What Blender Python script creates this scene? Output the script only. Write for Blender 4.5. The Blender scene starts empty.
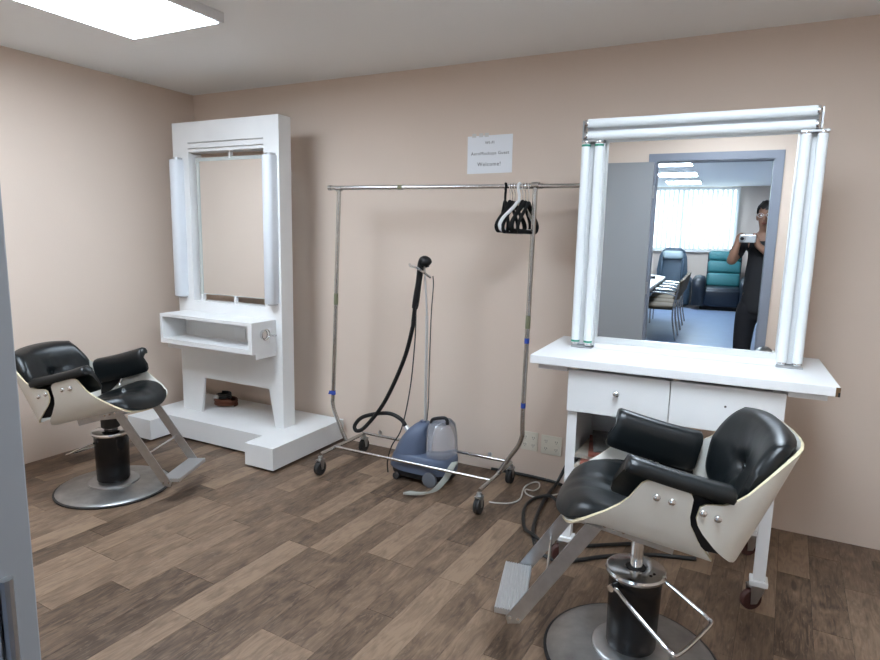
import bpy, bmesh, math, random
from mathutils import Vector, Matrix
random.seed(7)
R = math.radians
S = bpy.context.scene
COL = S.collection

# ------------------------------------------------------------------ camera
F_PX, YAW, PITCH, ROLL = 608.9, 0.47293, 0.15397, 0.022554
CAM = Vector((3.8689, -3.3990, 1.4424))
_r = Vector((math.cos(YAW), math.sin(YAW), 0))
_f = Vector((-math.sin(YAW)*math.cos(PITCH), math.cos(YAW)*math.cos(PITCH), -math.sin(PITCH)))
_u = _r.cross(_f)
r2 = _r*math.cos(ROLL) + _u*math.sin(ROLL)
u2 = _u*math.cos(ROLL) - _r*math.sin(ROLL)
cd = bpy.data.cameras.new('camera'); cam = bpy.data.objects.new('camera', cd); COL.objects.link(cam)
cd.sensor_fit = 'HORIZONTAL'; cd.sensor_width = 36.0; cd.lens = F_PX*36/880; cd.clip_start = 0.004; cd.clip_end = 200
m = Matrix((r2, u2, -_f)).transposed().to_4x4(); m.translation = CAM
cam.matrix_world = m
S.camera = cam
# ------------------------------------------------------------------ world, exposure
W = bpy.data.worlds.new('daylight'); S.world = W; W.use_nodes = True
bg = W.node_tree.nodes['Background']; bg.inputs[0].default_value = (0.78, 0.89, 1.0, 1); bg.inputs[1].default_value = 2.3
S.view_settings.view_transform = 'Standard'; S.view_settings.look = 'None'
S.view_settings.gamma = 1.0; S.view_settings.use_curve_mapping = False
S.view_settings.exposure = 1.5
PANEL = 7.5        # strength of the ceiling light diffusers
PANEL_COL = (0.83, 0.965, 1.11)
pl = bpy.data.lights.new('window_portal', 'AREA'); pl.shape = 'RECTANGLE'; pl.size = 3.3; pl.size_y = 1.3
pl.cycles.is_portal = True
po = bpy.data.objects.new('window_portal', pl); COL.objects.link(po)
po.location = (2.35, -11.98, 1.76); po.rotation_euler = (R(90), 0, 0)

# ------------------------------------------------------------------ materials
def mat(name, col, rough=.5, metal=0., var=0., vscale=8., bump=0., bscale=40., spec=.5, coat=0., trans=0., emit=None, estr=0., alpha=1., subs=0.):
    m = bpy.data.materials.new(name); m.use_nodes = True
    nt = m.node_tree; b = nt.nodes['Principled BSDF']
    b.inputs['Base Color'].default_value = (*col, 1); b.inputs['Roughness'].default_value = rough
    b.inputs['Metallic'].default_value = metal; b.inputs['Specular IOR Level'].default_value = spec
    b.inputs['Coat Weight'].default_value = coat; b.inputs['Transmission Weight'].default_value = trans
    b.inputs['Alpha'].default_value = alpha
    if emit: b.inputs['Emission Color'].default_value = (*emit, 1); b.inputs['Emission Strength'].default_value = estr
    tc = nt.nodes.new('ShaderNodeTexCoord')
    if var:
        n = nt.nodes.new('ShaderNodeTexNoise'); n.inputs['Scale'].default_value = vscale; n.inputs['Detail'].default_value = 5
        nt.links.new(tc.outputs['Object'], n.inputs['Vector'])
        r = nt.nodes.new('ShaderNodeMapRange'); r.inputs[1].default_value = .3; r.inputs[2].default_value = .7
        r.inputs[3].default_value = 1-var; r.inputs[4].default_value = 1+var*.6
        nt.links.new(n.outputs['Fac'], r.inputs[0])
        x = nt.nodes.new('ShaderNodeMix'); x.data_type = 'RGBA'; x.blend_type = 'MULTIPLY'; x.inputs[0].default_value = 1
        x.inputs[6].default_value = (*col, 1); nt.links.new(r.outputs[0], x.inputs[7]); nt.links.new(x.outputs[2], b.inputs['Base Color'])
    if bump:
        n2 = nt.nodes.new('ShaderNodeTexNoise'); n2.inputs['Scale'].default_value = bscale; n2.inputs['Detail'].default_value = 4
        nt.links.new(tc.outputs['Object'], n2.inputs['Vector'])
        bp = nt.nodes.new('ShaderNodeBump'); bp.inputs['Strength'].default_value = bump; bp.inputs['Distance'].default_value = .01
        nt.links.new(n2.outputs['Fac'], bp.inputs['Height']); nt.links.new(bp.outputs[0], b.inputs['Normal'])
    return m

M = {}
M['wall'] = mat('peach_wall_paint', (.70, .58, .49), .75, var=.02, vscale=1.5, bump=.05, bscale=120, spec=.25)
M['ceil'] = mat('ceiling_paint', (.88, .88, .87), .9, bump=.05, bscale=150, spec=.1)
M['office_wall'] = mat('office_wall_paint', (.62, .54, .48), .8, spec=.2)
M['office_floor'] = mat('office_floor_vinyl', (.20, .27, .40), .3, var=.1, vscale=5)  # vinyl, with the window sky's blue reflection put into its base colour
M['white'] = mat('white_laminate', (.80, .80, .80), .45, var=.015, vscale=3, spec=.4)
M['whitepaint'] = mat('white_painted_wood', (.78, .78, .775), .5, var=.03, vscale=6, spec=.35)
M['shell'] = mat('ivory_chair_shell', (.70, .68, .62), .42, var=.035, vscale=9, spec=.4)
M['ply'] = mat('cream_ply_edge', (.62, .54, .36), .5, var=.15, vscale=30)
M['vinyl'] = mat('black_vinyl', (.004, .006, .007), .33, bump=.12, bscale=14, spec=.42)
M['chrome'] = mat('chrome', (.72, .73, .74), .16, 1., var=.05, vscale=20)
M['rackmetal'] = mat('worn_chrome_tube', (.55, .55, .54), .25, 1., var=.1, vscale=30)
M['steel'] = mat('brushed_steel', (.50, .51, .52), .36, 1., var=.1, vscale=30)
M['dullsteel'] = mat('dull_cast_steel', (.40, .40, .395), .38, .85, var=.22, vscale=14, bump=.05)
M['ridged'] = mat('ridged_aluminium', (.62, .63, .64), .35, .8)
M['blackgloss'] = mat('black_enamel', (.005, .005, .006), .25, spec=.4)
M['black'] = mat('black_plastic', (.007, .007, .008), .5, spec=.35)
M['flock'] = mat('black_flocked', (.010, .010, .010), .85, spec=.2)
M['rubber'] = mat('dark_rubber', (.025, .024, .024), .6)
M['redrubber'] = mat('dark_red_wheel', (.055, .018, .015), .5)
M['tube'] = mat('fluorescent_glass', (.76, .79, .80), .38, spec=.3)
M['diffuser'] = mat('milky_diffuser', (.70, .73, .77), .45, spec=.3)
M['green'] = mat('green_ring', (.03, .25, .16), .5)
M['mirror'] = mat('mirror_glass', (.92, .93, .93), .0, 1.)
M['mirroredge'] = mat('mirror_edge_glass', (.50, .53, .51), .25, spec=.5)
M['alu'] = mat('aluminium_frame', (.78, .79, .79), .35, .7)
M['paper'] = mat('paper', (.82, .84, .87), .7)
M['cleartape'] = mat('clear_tape', (.62, .60, .57), .3)
M['ink'] = mat('ink', (.06, .06, .07), .8)
M['ivory'] = mat('ivory_plastic', (.70, .66, .56), .4)
M['slot'] = mat('socket_slot', (.10, .09, .08), .6)
M['blueshell'] = mat('blue_grey_plastic', (.105, .135, .205), .4, spec=.4)
M['tank'] = mat('clear_water_tank', (.80, .84, .92), .12, trans=.85, spec=.5)
M['greygreen'] = mat('grey_green_plastic', (.42, .44, .40), .45)
M['wheelgrey'] = mat('grey_wheel', (.13, .14, .16), .5)
M['bluetape'] = mat('blue_tape', (.02, .06, .34), .6)
M['olive'] = mat('olive_tape', (.17, .17, .10), .6)
M['cordblack'] = mat('black_cable', (.018, .018, .018), .45)
M['cordwhite'] = mat('white_cable', (.58, .56, .52), .5)
M['cordbrown'] = mat('brown_cable', (.16, .055, .03), .5)
M['doorgrey'] = mat('grey_door_paint', (.28, .285, .295), .45, spec=.4)
M['framegrey'] = mat('lavender_grey_frame_paint', (.22, .24, .29), .45, spec=.4)
M['lampbody'] = mat('lamp_housing', (.75, .75, .75), .5)
M['panel'] = mat('lamp_diffuser', (.9, .9, .9), .5, emit=PANEL_COL, estr=PANEL)
M['blind'] = None
M['office_panel'] = mat('office_lamp_diffuser', (.9, .9, .9), .5, emit=PANEL_COL, estr=PANEL*2)
M['teal'] = mat('teal_upholstery', (.03, .17, .19), .5, spec=.5)
M['navy'] = mat('dark_blue_leather', (.006, .012, .022), .4, spec=.4)
M['massage'] = mat('blue_grey_leather', (.04, .068, .10), .45, spec=.4)
M['headrest'] = mat('pale_headrest', (.30, .38, .42), .4)
M['taupe'] = mat('taupe_fabric', (.11, .085, .055), .8)
M['table'] = mat('pale_laminate', (.72, .76, .82), .25)
M['skin'] = mat('skin', (.34, .19, .13), .5, spec=.3)
M['hair'] = mat('black_hair', (.012, .010, .009), .55)
M['tee'] = mat('black_cotton', (.016, .016, .019), .8, bump=.15, bscale=18)
M['trouser'] = mat('black_denim', (.012, .012, .016), .8)
M['silver'] = mat('silver_plastic', (.6, .6, .62), .3, .6)
M['glassdark'] = mat('dark_lens', (.01, .01, .015), .08)
M['brown'] = mat('brown_particle_edge', (.16, .09, .04), .7)
M['mag1'] = mat('magazine_red', (.30, .10, .07), .5, var=.4, vscale=25)
M['mag2'] = mat('magazine_pale', (.50, .45, .38), .5, var=.3, vscale=25)
M['mag3'] = mat('magazine_grey', (.16, .16, .15), .5, var=.4, vscale=25)

def blind_mat():
    m = bpy.data.materials.new('blind_fabric'); m.use_nodes = True; nt = m.node_tree
    for n in list(nt.nodes): nt.nodes.remove(n)
    o = nt.nodes.new('ShaderNodeOutputMaterial'); a = nt.nodes.new('ShaderNodeBsdfDiffuse'); t = nt.nodes.new('ShaderNodeBsdfTranslucent')
    a.inputs[0].default_value = (.8, .82, .84, 1); t.inputs[0].default_value = (.75, .8, .82, 1)
    x = nt.nodes.new('ShaderNodeMixShader'); x.inputs[0].default_value = .5
    nt.links.new(a.outputs[0], x.inputs[1]); nt.links.new(t.outputs[0], x.inputs[2]); nt.links.new(x.outputs[0], o.inputs[0])
    return m
M['blind'] = blind_mat()

def glass_mat():
    m = bpy.data.materials.new('window_glass'); m.use_nodes = True; nt = m.node_tree
    for n in list(nt.nodes): nt.nodes.remove(n)
    o = nt.nodes.new('ShaderNodeOutputMaterial'); a = nt.nodes.new('ShaderNodeBsdfTransparent'); g = nt.nodes.new('ShaderNodeBsdfGlossy')
    g.inputs['Roughness'].default_value = .02; a.inputs[0].default_value = (.93, .97, .96, 1)
    x = nt.nodes.new('ShaderNodeMixShader'); x.inputs[0].default_value = .06
    nt.links.new(a.outputs[0], x.inputs[1]); nt.links.new(g.outputs[0], x.inputs[2]); nt.links.new(x.outputs[0], o.inputs[0])
    return m
M['glass'] = glass_mat()

def wood_mat():
    m = bpy.data.materials.new('wood_vinyl_plank'); m.use_nodes = True; nt = m.node_tree; b = nt.nodes['Principled BSDF']
    L = nt.links.new
    tc = nt.nodes.new('ShaderNodeTexCoord'); oi = nt.nodes.new('ShaderNodeObjectInfo')
    cb = nt.nodes.new('ShaderNodeCombineXYZ'); mu = nt.nodes.new('ShaderNodeMath'); mu.operation = 'MULTIPLY'; mu.inputs[1].default_value = 37.
    L(oi.outputs['Random'], mu.inputs[0]); L(mu.outputs[0], cb.inputs[2]); L(mu.outputs[0], cb.inputs[0])
    ad = nt.nodes.new('ShaderNodeVectorMath'); ad.operation = 'ADD'; L(tc.outputs['Object'], ad.inputs[0]); L(cb.outputs[0], ad.inputs[1])
    def noise(sx, sy, sc, det, dist=0.):
        mp = nt.nodes.new('ShaderNodeMapping'); mp.inputs['Scale'].default_value = (sx, sy, 1)
        n = nt.nodes.new('ShaderNodeTexNoise'); n.inputs['Scale'].default_value = sc; n.inputs['Detail'].default_value = det; n.inputs['Distortion'].default_value = dist
        L(ad.outputs[0], mp.inputs[0]); L(mp.outputs[0], n.inputs['Vector']); return n
    g1 = noise(2.2, 11, 3.0, 6, 1.8); g2 = noise(4, 70, 3.0, 4, .5); g3 = noise(2.2, 5, 3, 4, 1.2); g4 = noise(3.2, 13, 3, 4, 3.)
    r1 = nt.nodes.new('ShaderNodeValToRGB')
    e = r1.color_ramp.elements; e[0].position = .28; e[0].color = (.060, .038, .025, 1); e[1].position = .74; e[1].color = (.272, .186, .124, 1)
    x = e.new(.5); x.color = (.154, .101, .067, 1)
    s = nt.nodes.new('ShaderNodeMath'); s.operation = 'MULTIPLY_ADD'; s.inputs[1].default_value = .55
    L(g1.outputs['Fac'], s.inputs[0])
    s2 = nt.nodes.new('ShaderNodeMath'); s2.operation = 'MULTIPLY_ADD'; s2.inputs[1].default_value = .24; L(g2.outputs['Fac'], s2.inputs[0])
    s3 = nt.nodes.new('ShaderNodeMath'); s3.operation = 'MULTIPLY_ADD'; s3.inputs[1].default_value = .36; s3.inputs[2].default_value = -.225; L(oi.outputs['Random'], s3.inputs[0])
    s4 = nt.nodes.new('ShaderNodeMath'); s4.operation = 'MULTIPLY_ADD'; s4.inputs[1].default_value = .38; L(g3.outputs['Fac'], s4.inputs[0]); L(s3.outputs[0], s4.inputs[2])
    L(s4.outputs[0], s2.inputs[2]); L(s2.outputs[0], s.inputs[2]); L(s.outputs[0], r1.inputs[0])
    fl = nt.nodes.new('ShaderNodeMapRange'); fl.inputs[1].default_value = .58; fl.inputs[2].default_value = .74; L(g4.outputs['Fac'], fl.inputs[0])
    mx = nt.nodes.new('ShaderNodeMix'); mx.data_type = 'RGBA'; mx.inputs[7].default_value = (.27, .20, .15, 1)
    fm = nt.nodes.new('ShaderNodeMath'); fm.operation = 'MULTIPLY'; fm.inputs[1].default_value = .6; L(fl.outputs[0], fm.inputs[0])
    L(fm.outputs[0], mx.inputs[0]); L(r1.outputs[0], mx.inputs[6]); L(mx.outputs[2], b.inputs['Base Color'])
    b.inputs['Roughness'].default_value = .42; b.inputs['Specular IOR Level'].default_value = .4
    bp = nt.nodes.new('ShaderNodeBump'); bp.inputs['Strength'].default_value = .08; L(g2.outputs['Fac'], bp.inputs['Height']); L(bp.outputs[0], b.inputs['Normal'])
    return m
M['wood'] = wood_mat()
M['joint'] = mat('floor_joint', (.06, .045, .036), .8)

# ------------------------------------------------------------------ mesh helpers
class MB:
    def __init__(s): s.v = []; s.f = []; s.mi = []
    def add(s, vs, fs, mi=0):
        o = len(s.v); s.v += [tuple(v) for v in vs]; s.f += [tuple(i+o for i in f) for f in fs]; s.mi += [mi]*len(fs); return s
    def box(s, x0, x1, y0, y1, z0, z1, T=None, mi=0, bev=0.):
        if bev > 0:
            bm = bmesh.new(); bmesh.ops.create_cube(bm, size=1)
            for v in bm.verts: v.co = Vector(((x0+x1)/2+v.co.x*(x1-x0), (y0+y1)/2+v.co.y*(y1-y0), (z0+z1)/2+v.co.z*(z1-z0)))
            bmesh.ops.bevel(bm, geom=list(bm.edges), offset=bev, segments=2, affect='EDGES', profile=.5)
            bm.verts.index_update()
            vs = [v.co.copy() for v in bm.verts]; fs = [[v.index for v in f.verts] for f in bm.faces]; bm.free()
        else:
            vs = [Vector((x, y, z)) for z in (z0, z1) for y in (y0, y1) for x in (x0, x1)]
            fs = [(0,2,3,1),(4,5,7,6),(0,1,5,4),(2,6,7,3),(0,4,6,2),(1,3,7,5)]
        if T: vs = [T @ v for v in vs]
        return s.add(vs, fs, mi)
    def tube(s, pts, r, seg=8, mi=0, caps=True, closed=False):
        pts = [Vector(p) for p in pts]; n = len(pts)
        rs = r if isinstance(r, (list, tuple)) else [r]*n
        tg = []
        for i in range(n):
            a = pts[(i-1) % n] if closed or i > 0 else pts[0]; b = pts[(i+1) % n] if closed or i < n-1 else pts[-1]
            d = (b-a); tg.append(d.normalized() if d.length > 1e-9 else Vector((0,0,1)))
        up = Vector((0,0,1)) if abs(tg[0].z) < .9 else Vector((1,0,0))
        nrm = (up - tg[0]*up.dot(tg[0])).normalized(); vs = []
        for i in range(n):
            nrm = nrm - tg[i]*nrm.dot(tg[i])
            nrm = nrm.normalized() if nrm.length > 1e-6 else tg[i].orthogonal().normalized()
            bi = tg[i].cross(nrm)
            for k in range(seg):
                a = 2*math.pi*k/seg; vs.append(pts[i] + (nrm*math.cos(a)+bi*math.sin(a))*rs[i])
        fs = []
        for i in range(n if closed else n-1):
            j = (i+1) % n
            for k in range(seg): fs.append((i*seg+k, i*seg+(k+1) % seg, j*seg+(k+1) % seg, j*seg+k))
        if caps and not closed:
            fs.append(tuple(reversed(range(seg)))); fs.append(tuple((n-1)*seg+k for k in range(seg)))
        return s.add(vs, fs, mi)
    def lathe(s, prof, c=(0,0,0), seg=32, mi=0, axis='z', T=None):
        vs = []; c = Vector(c)
        for (r, h) in prof:
            for k in range(seg):
                a = 2*math.pi*k/seg; x, y = r*math.cos(a), r*math.sin(a)
                p = Vector((x, y, h)) if axis == 'z' else (Vector((h, x, y)) if axis == 'x' else Vector((y, h, x)))
                vs.append((T @ p if T else p) + c)
        fs = []; n = len(prof)
        for i in range(n-1):
            for k in range(seg): fs.append((i*seg+k, i*seg+(k+1) % seg, (i+1)*seg+(k+1) % seg, (i+1)*seg+k))
        fs.append(tuple(reversed(range(seg)))); fs.append(tuple((n-1)*seg+k for k in range(seg)))
        return s.add(vs, fs, mi)
    def prism(s, poly, d, T=None, mi=0):
        """poly: 3D points of one face; d: extrusion vector"""
        d = Vector(d); a = [Vector(p) for p in poly]; n = len(a); vs = a + [p+d for p in a]
        if T: vs = [T @ v for v in vs]
        fs = [tuple(range(n)), tuple(reversed(range(n, 2*n)))] + [(i, n+i, n+(i+1) % n, (i+1) % n) for i in range(n)]
        return s.add(vs, fs, mi)
    def sheet(s, grid, th, rim_mi=0, mi=0):
        """grid[i][j] of Vectors, thickened by th along the normals"""
        ni, nj = len(grid), len(grid[0]); g2 = []
        for i in range(ni):
            row = []
            for j in range(nj):
                a = grid[min(i+1, ni-1)][j]-grid[max(i-1, 0)][j]; b = grid[i][min(j+1, nj-1)]-grid[i][max(j-1, 0)]
                n = a.cross(b); n = n.normalized() if n.length > 1e-9 else Vector((0,0,1)); row.append(grid[i][j]+n*th)
            g2.append(row)
        vs = [p for r in grid for p in r] + [p for r in g2 for p in r]; o = ni*nj; fs = []
        for i in range(ni-1):
            for j in range(nj-1):
                a, b, c, d = i*nj+j, i*nj+j+1, (i+1)*nj+j+1, (i+1)*nj+j
                fs.append((a, b, c, d)); fs.append((o+d, o+c, o+b, o+a))
        s.add(vs, fs, mi)
        base = len(s.v)-2*o
        rim = [(0, j) for j in range(nj)] + [(i, nj-1) for i in range(1, ni)] + [(ni-1, j) for j in range(nj-2, -1, -1)] + [(i, 0) for i in range(ni-2, 0, -1)]
        for k in range(len(rim)):
            p, q = rim[k], rim[(k+1) % len(rim)]; a = base+p[0]*nj+p[1]; b = base+q[0]*nj+q[1]
            s.f.append((b, a, a+o, b+o)); s.mi.append(rim_mi)
        return s
    def loft(s, secs, caps=True, mi=0):
        n = len(secs[0]); vs = [Vector(p) for q in secs for p in q]; fs = []
        for i in range(len(secs)-1):
            for k in range(n): fs.append((i*n+k, i*n+(k+1) % n, (i+1)*n+(k+1) % n, (i+1)*n+k))
        if caps: fs.append(tuple(reversed(range(n)))); fs.append(tuple((len(secs)-1)*n+k for k in range(n)))
        return s.add(vs, fs, mi)
    def mesh(s, name, mats, smooth=False):
        me = bpy.data.meshes.new(name); me.from_pydata(s.v, [], s.f)
        for m_ in (mats if isinstance(mats, (list, tuple)) else [mats]): me.materials.append(M[m_])
        me.polygons.foreach_set('material_index', s.mi)
        bm = bmesh.new(); bm.from_mesh(me); bmesh.ops.remove_doubles(bm, verts=bm.verts, dist=1e-5)
        bmesh.ops.recalc_face_normals(bm, faces=bm.faces); bm.to_mesh(me); bm.free()
        if smooth:
            me.polygons.foreach_set('use_smooth', [True]*len(me.polygons))
            try: me.set_sharp_from_angle(angle=R(smooth if smooth is not True else 40))
            except Exception: pass
        me.update(); return me
    def build(s, name, mats, parent=None, smooth=False, label=None):
        o = bpy.data.objects.new(name, s.mesh(name, mats, smooth)); COL.objects.link(o)
        if parent: o.parent = parent
        if label: o['label'] = label
        return o

def tag(o, label, cat, group=None):
    o['label'] = label; o['category'] = cat
    if group: o['group'] = group
    return o
def struct(o): o['kind'] = 'structure'; return o
def empty(name, loc=(0,0,0), rz=0.):
    o = bpy.data.objects.new(name, None); COL.objects.link(o); o.location = loc; o.rotation_euler = (0, 0, rz); o.empty_display_size = .1; return o
def thing(name, label, cat, loc=(0,0,0), rz=0., group=None): return tag(empty(name, loc, rz), label, cat, group)
def B(name, x0, x1, y0, y1, z0, z1, m_, parent=None, bev=0., label=None):
    return MB().box(x0, x1, y0, y1, z0, z1, bev=bev).build(name, m_, parent, smooth=False, label=label)
def copy_tree(o, parent=None):
    c = o.copy(); COL.objects.link(c); c.parent = parent
    for ch in list(o.children): copy_tree(ch, c)
    return c
def bez(pts, n=8):
    """Catmull-Rom through pts"""
    P = [Vector(p) for p in pts]; P = [P[0]*2-P[1]] + P + [P[-1]*2-P[-2]]; out = []
    for i in range(1, len(P)-2):
        a, b, c, d = P[i-1:i+3]
        for k in range(n):
            t = k/n; out.append(.5*((2*b)+(c-a)*t+(2*a-5*b+4*c-d)*t*t+(3*b-a-3*c+d)*t**3))
    out.append(P[-2]); return out

# ------------------------------------------------------------------ room shell
H = 2.44; XR = 5.0; YD = -3.10; WT = .12; XO0, XO1, YF = 0.3, 6.2, -11.9
DX0, DX1, DZ = 3.19, 4.045, 2.045            # door opening
struct(B('wall_back', -.1, XR+.1, 0, .1, -.0015, H, 'wall'))
struct(B('wall_left', -.1, 0, YD, 0, -.0015, H, 'wall'))
struct(B('wall_right', XR, XR+.1, YD, 0, -.0015, H, 'wall'))
mb = MB(); mb.box(-.1, DX0, YD-WT, YD, -.0015, H); mb.box(DX1, XO1+.1, YD-WT, YD, -.0015, H); mb.box(DX0, DX1, YD-WT, YD, DZ, H)
struct(mb.build('wall_front', 'wall'))
struct(B('ceiling', -.1, XR+.1, YD-.0, .1, H, H+.05, 'ceil'))
floor = struct(B('floor', -.1, XR+.1, YD-WT, .1, -.05, -.0015, 'joint'))
# plank by plank
def clip(poly, x0, x1, y0, y1):
    def cut(P, ax, val, keep_less):
        out = []
        for i in range(len(P)):
            a, b = P[i], P[(i+1) % len(P)]
            ia = (a[ax] <= val) if keep_less else (a[ax] >= val); ib = (b[ax] <= val) if keep_less else (b[ax] >= val)
            if ia: out.append(a)
            if ia != ib:
                t = (val-a[ax])/(b[ax]-a[ax]); out.append((a[0]+(b[0]-a[0])*t, a[1]+(b[1]-a[1])*t))
        return out
    for ax, val, kl in ((0, x0, False), (0, x1, True), (1, y0, False), (1, y1, True)):
        if poly: poly = cut(poly, ax, val, kl)
    return poly
PW, PL, PA = .126, .64, R(87.5)
ca, sa = math.cos(PA), math.sin(PA)
full = None
rng = random.Random(3)
for k in range(-4, 46):
    off = rng.choice((0, .31, .62, .15, .47, .78))*PL
    for j in range(-3, 11):
        cx0 = -4.2 + off + j*PL + .0; cy0 = -k*PW
        # local rect centred; plank axis along (ca,sa)
        px = cx0*ca - cy0*sa; py = cx0*sa + cy0*ca
        g = .0007; hx, hy = PL/2-g, PW/2-g
        loc = [(-hx, -hy), (hx, -hy), (hx, hy), (-hx, hy)]
        wp = [(px+a*ca-b*sa, py+a*sa+b*ca) for a, b in loc]
        cl = clip(wp, .001, XR-.001, YD+.001, -.001)
        if len(cl) < 3: continue
        ar = abs(sum(cl[i][0]*cl[(i+1) % len(cl)][1]-cl[(i+1) % len(cl)][0]*cl[i][1] for i in range(len(cl))))/2
        if ar < .002: continue
        if ar > PL*PW*.97:
            if full is None:
                full = MB().prism([(a, b, 0) for a, b in loc], (0, 0, -.0015)).mesh('plank', 'wood')
            me = full
        else:
            lp = [((x-px)*ca+(y-py)*sa, -(x-px)*sa+(y-py)*ca) for x, y in cl]
            me = MB().prism([(a, b, 0) for a, b in lp], (0, 0, -.0015)).mesh('plank', 'wood')
        o = bpy.data.objects.new('plank', me); COL.objects.link(o); o.location = (px, py, 0); o.rotation_euler = (0, 0, PA); o.parent = floor
# door: frame, leaf folded back against the wall
door = struct(empty('door_1', (DX0, YD, 0)))
mb = MB()
cw = .055
for y0, y1 in ((0, .014), (-WT-.014, -WT)):
    mb.box(-cw, .004, y0, y1, 0, DZ+cw); mb.box(DX1-DX0-.004, DX1-DX0+cw, y0, y1, 0, DZ+cw); mb.box(.004, DX1-DX0-.004, y0, y1, DZ-.004, DZ+cw)
mb.box(-.02, .012, -WT, 0, 0, DZ); mb.box(DX1-DX0-.012, DX1-DX0+.02, -WT, 0, 0, DZ); mb.box(.012, DX1-DX0-.012, -WT, 0, DZ-.012, DZ+.02)
mb.build('door_frame', 'framegrey', door)
leaf = B('door_leaf', -.86, -.006, .018, .058, .012, DZ-.012, 'doorgrey', door, bev=.002)
for z in (.25, 1.02, 1.80): MB().lathe([(.007, -.05), (.007, .05)], (-.001, .026, z), 10).build('hinge', 'steel', leaf)
mb = MB(); mb.lathe([(.026, 0), (.026, .008), (.012, .012), (.012, .05)], (-.79, .058, 1.0), 16, axis='y'); mb.tube([(-.79, .10, 1.0), (-.67, .10, 1.0)], .009); mb.build('door_handle', 'steel', leaf, True)
# neighbouring office seen through the doorway
struct(B('floor_office', XO0-.1, XO1+.1, YF-.1, YD-WT, -.05, 0, 'office_floor'))
struct(B('ceiling_office', XO0-.1, XO1+.1, YF-.1, YD-.001, H, H+.05, 'ceil'))
struct(B('wall_office_left', XO0-.1, XO0, YF, YD-WT, 0, H, 'office_wall'))
struct(B('wall_office_right', XO1, XO1+.1, YF, YD-WT, 0, H, 'office_wall'))
WX0, WX1, WZ0, WZ1 = .75, 3.95, 1.12, 2.42
mb = MB(); mb.box(XO0-.1, WX0, YF-.1, YF, 0, H); mb.box(WX1, XO1+.1, YF-.1, YF, 0, H); mb.box(WX0, WX1, YF-.1, YF, 0, WZ0); mb.box(WX0, WX1, YF-.1, YF, WZ1, H)
struct(mb.build('wall_office_far', 'office_wall'))
win = struct(empty('window_1', (WX0, YF-.05, WZ0)))
w_, h_ = WX1-WX0, WZ1-WZ0
mb = MB(); mb.box(0, w_, -.03, .03, 0, .05); mb.box(0, w_, -.03, .03, h_-.05, h_); mb.box(0, .05, -.03, .03, .05, h_-.05); mb.box(w_-.05, w_, -.03, .03, .05, h_-.05)
for k in (1, 2): mb.box(w_*k/3-.025, w_*k/3+.025, -.03, .03, .05, h_-.05)
mb.build('window_frame', 'alu', win)
for k in range(3): B('pane', w_*k/3+.03, w_*(k+1)/3-.03, -.004, .004, .05, h_-.05, 'glass', win)
B('window_sill', -.03, w_+.03, .05, .12, -.03, 0, 'white', win)
vb = thing('vertical_blind', 'white vertical slat blind drawn across the office window', 'blind', (WX0, YF+.07, WZ0+.02))
B('headrail', 0, w_, -.02, .02, h_-.06, h_-.022, 'white', vb)
ns = 34; sl = MB().box(-.044, .044, -.0008, .0008, 0, h_-.07).mesh('slat', 'blind')
for k in range(ns):
    o = bpy.data.objects.new('slat', sl); COL.objects.link(o); o.parent = vb; o.location = ((k+.5)*w_/ns, 0, 0); o.rotation_euler = (0, 0, R(52))

# ------------------------------------------------------------------ ceiling lights
def ceil_light(name, label, x0, x1, y0, y1, drop, group=None, dm='panel'):
    t = thing(name, label, 'light', ((x0+x1)/2, (y0+y1)/2, H), 0, group)
    a, b = (x1-x0)/2, (y1-y0)/2
    mb = MB(); mb.box(-a, a, -b, -b+.018, -drop, 0); mb.box(-a, a, b-.018, b, -drop, 0); mb.box(-a, -a+.018, -b+.018, b-.018, -drop, 0); mb.box(a-.018, a, -b+.018, b-.018, -drop, 0)
    mb.box(-a+.018, a-.018, -b+.018, b-.018, -.012, 0); mb.build('housing', 'lampbody', t)
    B('diffuser', -a+.019, a-.019, -b+.019, b-.019, -drop-.004, -drop+.006, dm, t)
    return t
ceil_light('ceiling_light', 'rectangular white ceiling light panel above the tall mirror stand', .95, 1.575, -2.44, -1.19, .045, 'ceiling panels in the salon')
ceil_light('ceiling_light', 'rectangular white ceiling light panel above the white vanity table', 3.45, 4.075, -2.58, -1.33, .045, 'ceiling panels in the salon')
for yc, lab in ((-7.05, 'bright office ceiling light panel nearest the grey door frame'), (-8.85, 'bright office ceiling light panel, the middle one of three'), (-10.55, 'bright office ceiling light panel nearest the blind')):
    ceil_light('office_ceiling_light', lab, 2.62, 3.25, yc-.36, yc+.36, .012, 'office ceiling panels', 'office_panel')

# ------------------------------------------------------------------ tall mirror stand
st = thing('mirror_stand', 'tall white free-standing salon mirror unit with open shelf box and stepped plinth', 'mirror stand', (.72, -.40, 0))
def sx(x): return x-.72
def sy(y): return y+.40
mb = MB(); mb.box(sx(.08), sx(.31), sy(-.74), sy(-.03), .018, .155); mb.box(sx(1.175), sx(1.40), sy(-.74), sy(-.03), .018, .155); mb.box(sx(.31), sx(1.175), sy(-.585), sy(-.03), .018, .155)
mb.build('plinth', 'whitepaint', st)
for cx, cy in ((.15, -.66), (1.33, -.66), (.15, -.1), (1.33, -.1)):
    MB().lathe([(.03, 0), (.03, .018)], (sx(cx), sy(cy), 0), 12).build('foot', 'black', st)
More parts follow.
